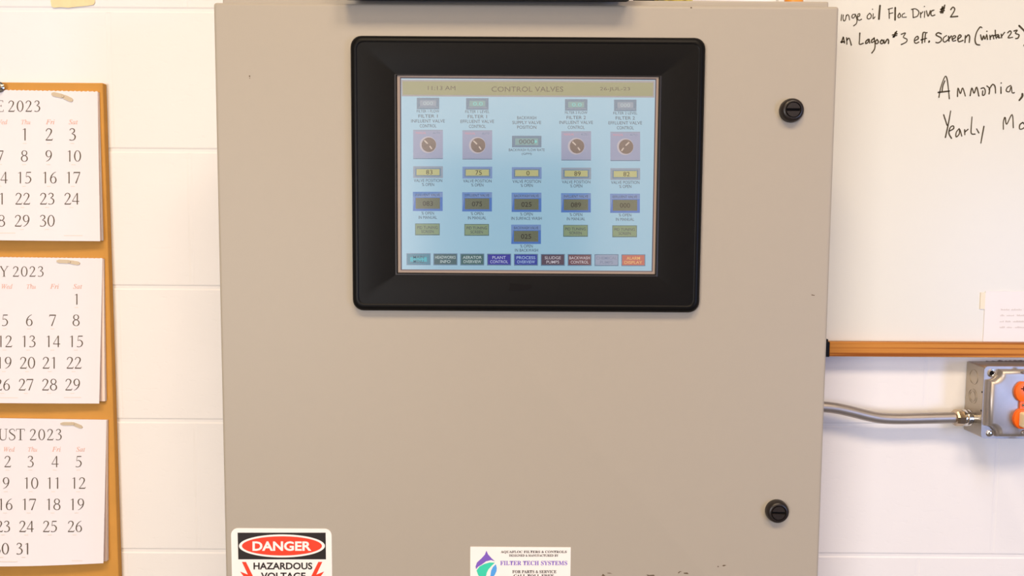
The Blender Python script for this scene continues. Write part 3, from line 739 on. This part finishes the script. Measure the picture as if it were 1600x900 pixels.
ZA = [[(45, 205), (38, 290)], [(70, 210), (64, 250), (75, 292), (98, 280), (112, 212)], [(112, 225), (130, 205), (148, 225), (156, 282)], [(228, 200), (198, 208), (192, 245), (215, 252), (240, 212)], [(238, 200), (256, 250), (262, 295), (250, 335), (215, 362)], [(266, 240), (298, 222), (300, 192), (276, 202), (268, 250), (288, 285), (326, 270)],
      [(440, 185), (408, 222), (410, 262), (448, 258), (463, 215), (440, 185)], [(490, 192), (488, 262), (514, 238)], [(480, 130)], (26, [(586, 78), (577, 170), (570, 268)]),
      [(712, 128), (716, 258)], [(700, 130), (762, 112)], [(714, 192), (766, 180)], (22, [(800, 108), (797, 280)]), [(860, 182), (838, 222), (846, 250), (874, 232), (868, 195)], [(932, 185), (900, 205), (900, 240), (955, 240)],
      [(1048, 130), (1052, 245)], [(1028, 132), (1085, 124), (1132, 165), (1112, 225), (1052, 248)], [(1155, 175), (1157, 245)], [(1157, 200), (1188, 165)], [(1215, 160), (1210, 246)], [(1210, 90)], [(1238, 152), (1262, 228), (1292, 150)]]
ZA2 = [[(68, 522), (42, 600)], (26, [(40, 590), (85, 585)]), [(72, 525), (86, 605)], [(116, 530), (120, 620)], [(120, 565), (148, 535), (168, 580), (182, 635)],
      [(302, 465), (297, 560), (297, 622), (350, 608)], [(420, 552), (388, 580), (386, 612), (418, 592), (430, 548), (440, 605)], [(502, 540), (468, 565), (470, 600), (508, 575)], [(503, 530), (516, 620), (508, 690), (470, 745)], [(545, 555), (520, 588), (536, 615), (564, 592), (545, 555)], [(612, 560), (590, 588), (606, 616), (636, 590), (612, 560)], [(640, 560), (648, 610), (688, 552), (706, 570), (704, 612)],
      [(820, 440), (784, 522)], [(758, 492), (826, 474)], [(768, 512), (822, 498)], [(802, 452), (770, 525)], [(884, 482), (944, 464), (914, 522), (964, 552), (952, 592), (884, 626)],
      [(1072, 572), (1122, 545), (1112, 510), (1076, 540), (1070, 590), (1095, 608), (1132, 590)], [(1222, 455), (1192, 462), (1182, 540), (1178, 606)], [(1162, 560), (1240, 538)], [(1248, 458), (1226, 475), (1214, 592)], (26, [(1278, 580), (1272, 592)])]
ZB = [[(85, 142), (48, 158), (40, 198), (60, 222), (96, 210)], (24, [(236, 72), (206, 180)]), [(178, 132), (232, 112)], [(170, 165), (230, 148)], (24, [(205, 95), (182, 182)]), [(320, 135), (350, 100), (376, 125), (362, 168), (318, 236)], [(318, 238), (418, 230)],
      [(186, 475), (142, 460), (114, 492), (180, 530), (188, 568), (150, 600), (110, 596)], [(262, 500), (222, 528), (214, 574), (240, 590), (282, 560)], [(290, 510), (296, 580)], [(296, 545), (330, 505)], [(345, 552), (390, 522), (372, 500), (340, 530), (350, 576), (392, 568)], [(420, 552), (466, 512), (446, 490), (420, 530), (432, 586), (492, 568)], [(526, 500), (520, 596)], [(526, 535), (566, 490), (586, 520), (580, 596)],
      [(758, 390), (732, 382), (684, 455), (662, 555), (680, 620), (728, 632)], [(740, 490), (760, 562), (784, 502), (800, 552), (826, 485)], [(832, 500), (836, 552)], [(828, 440)], [(870, 496), (876, 552)], [(876, 525), (908, 495), (926, 546)], [(946, 425), (950, 500), (962, 542)], [(924, 502), (990, 486)], [(966, 522), (1000, 502), (986, 528), (1012, 530)], [(1030, 482), (1036, 532)], [(1036, 508), (1078, 455)],
      [(1120, 462), (1154, 434), (1170, 464), (1126, 530), (1190, 524)], [(1210, 436), (1256, 424), (1230, 468), (1280, 490), (1266, 534), (1234, 542)], (24, [(1282, 362), (1350, 430), (1390, 500), (1390, 580), (1350, 640)])]
ZCc = [[(128, 316), (150, 200), (198, 75), (222, 95), (238, 200), (250, 332)], [(165, 245), (175, 180), (198, 122)], (18, [(120, 258), (250, 242)]), [(346, 305), (352, 205), (380, 272), (406, 205), (438, 300)], [(494, 296), (514, 205), (540, 268), (570, 196), (596, 300)], [(622, 212), (655, 205), (672, 240), (664, 282), (640, 290), (642, 240)], [(690, 182), (722, 215), (716, 275)], [(716, 225), (756, 165), (786, 190), (792, 266)], [(855, 195), (856, 268)], [(858, 148)], [(970, 176), (930, 200), (918, 240), (955, 248), (976, 186), (986, 260), (1012, 260)], (22, [(1106, 275), (1104, 305), (1070, 350)]),
      [(184, 520), (224, 642)], [(266, 475), (236, 640), (204, 785)], [(250, 712), (300, 682), (296, 650), (262, 668), (245, 735), (276, 796)], [(366, 682), (332, 725), (330, 780), (366, 745), (372, 690), (396, 770)], [(430, 695), (432, 755)], [(432, 722), (470, 690)], [(516, 545), (508, 650), (508, 738), (552, 746)], [(570, 685), (596, 732)], [(656, 655), (640, 740), (620, 852)],
      [(884, 690), (884, 600), (904, 550), (922, 632), (986, 516), (1000, 672)], [(1112, 610), (1078, 636), (1074, 684), (1108, 684), (1140, 650), (1112, 610)]]
hand(ZA, 1310, 0, 9, 1.6); hand(ZA2, 1310, 0, 9, 2.0); hand(ZB, 1450, 0, 9, 2.0); hand(ZCc, 1450, 110, 7.5, 1.9)
mb.build('writing_surface', wb)
rx0 = P(1296, 547, YW - .014).x
rz1 = P(1450, 535.5, YW - .014).z; rz0 = P(1450, 558, YW - .014).z
mb = MB(); mb.box(rx0, wx1, YW - .014, 0, rz0, rz1, M_oak, .0012)
mb.build('oak_rail', wb)
mb = MB(); cxx = P(1288.5, 547, YW - .014).x
ztip = P(1293, 530.5, YW - .016).z
mb.box(cxx, rx0 - .0002, YW - .016, -.0005, rz0 - .0005, ztip - .0035, M_black, .001)
mb.box(cxx + .001, rx0 - .0018, YW - .013, -.002, ztip - .0037, ztip, M_black, .0008)
mb.build('rail_end_cap', wb)

# paper sheet on the whiteboard
px0, px1, pz0, pz1 = rect_px((1537.5, 500), (1640, 500), (1580, 455), (1580, 534.5), YW - .0006)
mb = MB()
mb.box(px0, px1 + .08, YW - .0010, YW - .0004, rz1 + .0003, pz1, mat('printer_paper', rgb(232, 229, 232), rough=0.85, spec=0.15))
I = Ink(mb, lambda x, y: P(x, y, YW - .0013))
M_gtx = mat('pale_grey_print', rgb(206, 198, 198), rough=0.8)
for y_, segs in ((484, [(1564, 1578), (1580, 1598), (1600, 1618)]), (493, [(1563, 1571), (1573, 1586), (1589, 1612)]), (502.5, [(1562, 1569), (1571, 1580), (1583, 1610)]), (511.5, [(1562, 1571), (1573, 1583), (1586, 1614)])):
    for a, b in segs:
        n_ = int((b - a) / 1.7)
        for k in range(n_):
            x = a + 1.7 * k; hh = random.choice((1.5, 2.0, 2.6)); I.rect(x, y_ + 1 - hh, x + 1.1, y_ + 1, M_gtx)
tag(mb.build('paper_sheet'), 'white printed sheet with grey text lines on the whiteboard above the oak rail', 'paper')
mb = MB(); a = P(1532.5, 457, YW - .0012); c = P(1538.5, 483, YW - .0012)
mb.box(a.x, c.x, YW - .0014, YW - .0002, c.z, a.z, mat('amber_tape', rgb(232, 222, 200), rough=0.5))
tag(mb.build('tape_strip'), 'narrow yellowish tape strip on the left edge of the printed sheet', 'tape')

# ------------------------------------------------------------------ junction box
jx0 = P(1507, 620, 0).x; jd = -.049
jz1 = P(1560, 573, jd).z; jz0 = P(1560, 684, jd).z; jx1 = jx0 + .104
jb = empty('junction_box', ((jx0 + jx1) / 2, 0, jz0), 'square galvanised steel junction box with an orange duplex outlet below the whiteboard', 'junction box')
mb = MB(); mb.box(jx0, jx1, jd, -.0005, jz0, jz1, M_steel2, .002); mb.build('box_body', jb)
def knockout(py, full):
    c = Vector((jx0, jd * .45, 0)); c.z = P(1518, py, jd * .45).z
    mb = MB()
    for ra, rb in ((.0112, .0100),) + (((.0078, .0070),) if full else ()):
        L = []
        for r_, d in ((ra, 0), (ra, .0006), (rb, .0006), (rb, 0)):
            L.append([Vector((jx0 - d, c.y + r_ * math.cos(2 * math.pi * k / 32), c.z + r_ * math.sin(2 * math.pi * k / 32))) for k in range(32)])
        mb.loops(L, M_steel2, False, False, True)
    mb.build('knockout', jb)
knockout(589, False); knockout(619, True)
# raised cover
jc = MB(); fl = jd - .0015
jc.loops([rr(jx0 - .001, jx1 + .001, jz0 - .0008, jz1 + .0008, .006, jd), rr(jx0 - .001, jx1 + .001, jz0 - .0008, jz1 + .0008, .006, fl)], M_steel, False, True)
def notched(x0, x1, z0, z1, n, y, k=6):
    """plateau outline with concave corners that leave room for the corner screws"""
    out = []
    for cx_, cz_, a0 in ((x1, z1, 270), (x0, z1, 0), (x0, z0, 90), (x1, z0, 180)):
        for q in range(k + 1):
            a = math.radians(a0 - 90 * q / k)
            out.append(Vector((cx_ + n * math.cos(a), y, cz_ + n * math.sin(a))))
    return out
def notch_loop(i, y): return notched(jx0 + .003 + i, jx1 - .003 - i, jz0 + .003 + i, jz1 - .003 - i, .0155, y)
jc.loops([notch_loop(0, fl), notch_loop(.001, fl - .006), notch_loop(.0025, fl - .009), notch_loop(.005, fl - .0105), notch_loop(.0065, fl - .0108)], M_steel, False, True, True)
jc.build('cover_plate', jb, 50)
YF = fl - .0108
def screw(px, py, Y, r_, mt, dark=False):
    c = P(px, py, Y); mb = MB()
    mb.lathe(c, [(r_, 0), (r_, .001), (r_ * .75, .0022), (r_ * .4, .0026)], mt, 24)
    o = mb.build('screw', jb)
    s_ = MB(); rot = Matrix.Rotation(.5, 4, 'Y')
    pts = [c + rot @ Vector((x, 0, z)) + Vector((0, -.0028, 0)) for x, z in ((-r_ * .7, -.0004), (r_ * .7, -.0004), (r_ * .7, .0004), (-r_ * .7, .0004))]
    bk = [p + Vector((0, .0012, 0)) for p in pts]
    s_.loops([bk, pts], M_dark, False, True); s_.build('slot', o)
# corner ear hole (top left) and screw (bottom left)
c = P(1549.5, 583, fl); mb = MB()
mb.lathe(c, [(.0062, 0), (.0060, .0012), (.0040, .0016), (.0034, .0008), (.0030, .0006)], M_zinc, 28, cap1=False); 
eh = mb.build('corner_boss', jb); e2 = MB(); e2.lathe(c, [(.0031, .0005), (.0030, .0008)], M_dark, 24); e2.build('screw_hole', eh)
screw(1546, 677, fl, .0048, M_zinc)
screw(1600, 575.5 + 5, YF, .0036, M_steel); screw(1599.5, 676, YF, .0040, M_steel); screw(1599, 633, YF - .003, .0028, M_zinc)
# orange duplex receptacle
rc = MB()
xc = P(1601, 630, YF).x
def face(pyt, pyb):
    z1, z0 = P(1600, pyt, YF - .004).z, P(1600, pyb, YF - .004).z; hw = .0168
    cz = (z0 + z1) / 2; hh = (z1 - z0) / 2; L = []
    for s_, y in ((1.0, YF + .0005), (1.0, YF - .0035), (.97, YF - .0046), (.92, YF - .0050)):
        ring_ = []
        for k in range(48):
            a = 2 * math.pi * k / 48
            z = max(-hh * .98, min(hh * .98, hw * math.sin(a)))
            ring_.append(Vector((xc + s_ * hw * math.cos(a), y, cz + s_ * z)))
        L.append(ring_)
    rc.loops(L, M_orange, False, True, True)
    return cz
cu_ = face(596.5, 628); cl_ = face(639, 670.5)
rc.box(xc - .008, xc + .008, YF - .003, YF + .0005, cl_ + .01, cu_ - .01, M_orange)
rec = rc.build('receptacle', jb); rec['label'] = 'orange duplex receptacle'
for cz in (cu_, cl_):
    s_ = MB(); yq = YF - .0053
    s_.box(xc - .0064, xc - .0052, yq, yq + .002, cz + .0012, cz + .0082, M_dark); s_.box(xc - .0096, xc - .0064, yq, yq + .002, cz + .0040, cz + .0054, M_dark)
    s_.box(xc + .0052, xc + .0064, yq, yq + .002, cz + .0015, cz + .0080, M_dark)
    s_.lathe((xc, YF - .0033, cz - .0068), [(.0026, 0), (.0026, .0020)], M_dark, 16)
    s_.build('slot', rec)
# plug in the lower outlet
zp = cl_ + .001
mb = MB(); L = []
for i_, y in ((.001, YF - .0054), (0, YF - .0065), (0, YF - .016), (.002, YF - .022), (.0045, YF - .027), (.006, YF - .0285)):
    L.append(rr(xc - .0105 + i_, xc + .0135 - i_, zp - .0115 + i_, zp + .0100 - i_, .0032, y))
mb.loops(L, M_cream, True, True, True)
pl = empty('power_plug', (xc, YF - .0054, zp), 'cream power plug pushed into the lower orange outlet', 'plug')
mb.build('plug_body', pl)
mb = MB(); mb.tube([(xc + .0015, YF - .028, zp - .001), (xc + .004, YF - .036, zp - .004), (xc + .014, YF - .042, zp - .016), (xc + .03, YF - .040, zp - .05), (xc + .04, YF - .03, zp - .11)], .0034, M_cream, 14); mb.build('cord', pl)
# dark slots on the side of the box by the cover
for py in (612.5, 641.5):
    mb = MB(); p = P(1535, py, jd + .003); mb.box(jx0 - .0006, jx0 + .001, jd + .0008, jd + .0035, p.z - .0012, p.z + .0012, M_dark); mb.build('side_slot', jb)

# conduit and connector
YCn = -.028
pts_px = [(1262, 635.2), (1275, 635.4), (1290, 636), (1308, 638.2), (1330, 643), (1352, 648.6), (1373, 652.8), (1395, 654.3), (1420, 654.2), (1450, 653.5), (1480, 652.8), (1496, 652.4)]
cp = catmull([tuple(P(x, y, YCn)) for x, y in pts_px], k=4)
cp = [Vector(p) for p in cp]; first = cp[0].copy(); first.x = xb - .006
cp = [first] + [p for p in cp if p.x > first.x + .003]
mb = MB(); mb.tube(cp, .0081, M_steel, 24)
tag(mb.build('conduit'), 'bent galvanised steel conduit running from the enclosure to the junction box', 'conduit')
cn = P(1490, 652.6, YCn)
con = empty('conduit_connector', tuple(cn), 'shiny metal connector joining the conduit to the junction box', 'connector')
cw = 1 / F * 1.225
mb = MB()
hexn = 8
L = []
for r_, d in ((.0086, .000), (.0118, .001), (.0124, .004), (.0124, .012), (.0115, .0135)):
    L.append([Vector((cn.x + d, cn.y - r_ * math.cos(2 * math.pi * (k + .3) / hexn), cn.z + r_ * math.sin(2 * math.pi * (k + .3) / hexn))) for k in range(hexn)])
mb.loops(L, M_bronze, True, True, False)
nut = mb.build('compression_nut', con); nut['label'] = 'bronze-tinted hexagonal nut'
mb = MB(); xe = jx0 - cn.x
L = [(.0104, .0125), (.0104, .0155), (.0122, .0165), (.0125, .0180), (.0122, .0195), (.0108, .0203), (.0108, .0215), (.0120, .0222), (.0120, .0240), (.0095, .0248), (.0095, xe + .0005)]
mb.lathe(cn, L, M_zinc, 36, axis='x'); mb.build('threaded_body', con)

M_caulk = mat('old_caulk', rgb(128, 118, 112), rough=0.7, noise=0.35, nscale=260)
rc_ = random.Random(5); mb = MB()
pts = [(1541 + 3.4 * k, 565.3 + rc_.uniform(-.5, .5)) for k in range(24)]
mb.tube([P(x, y, -.0015) for x, y in pts], [.0017 + rc_.uniform(-.0005, .0006) for _ in pts], M_caulk, 8)
mb.build('caulk_bead', jb)
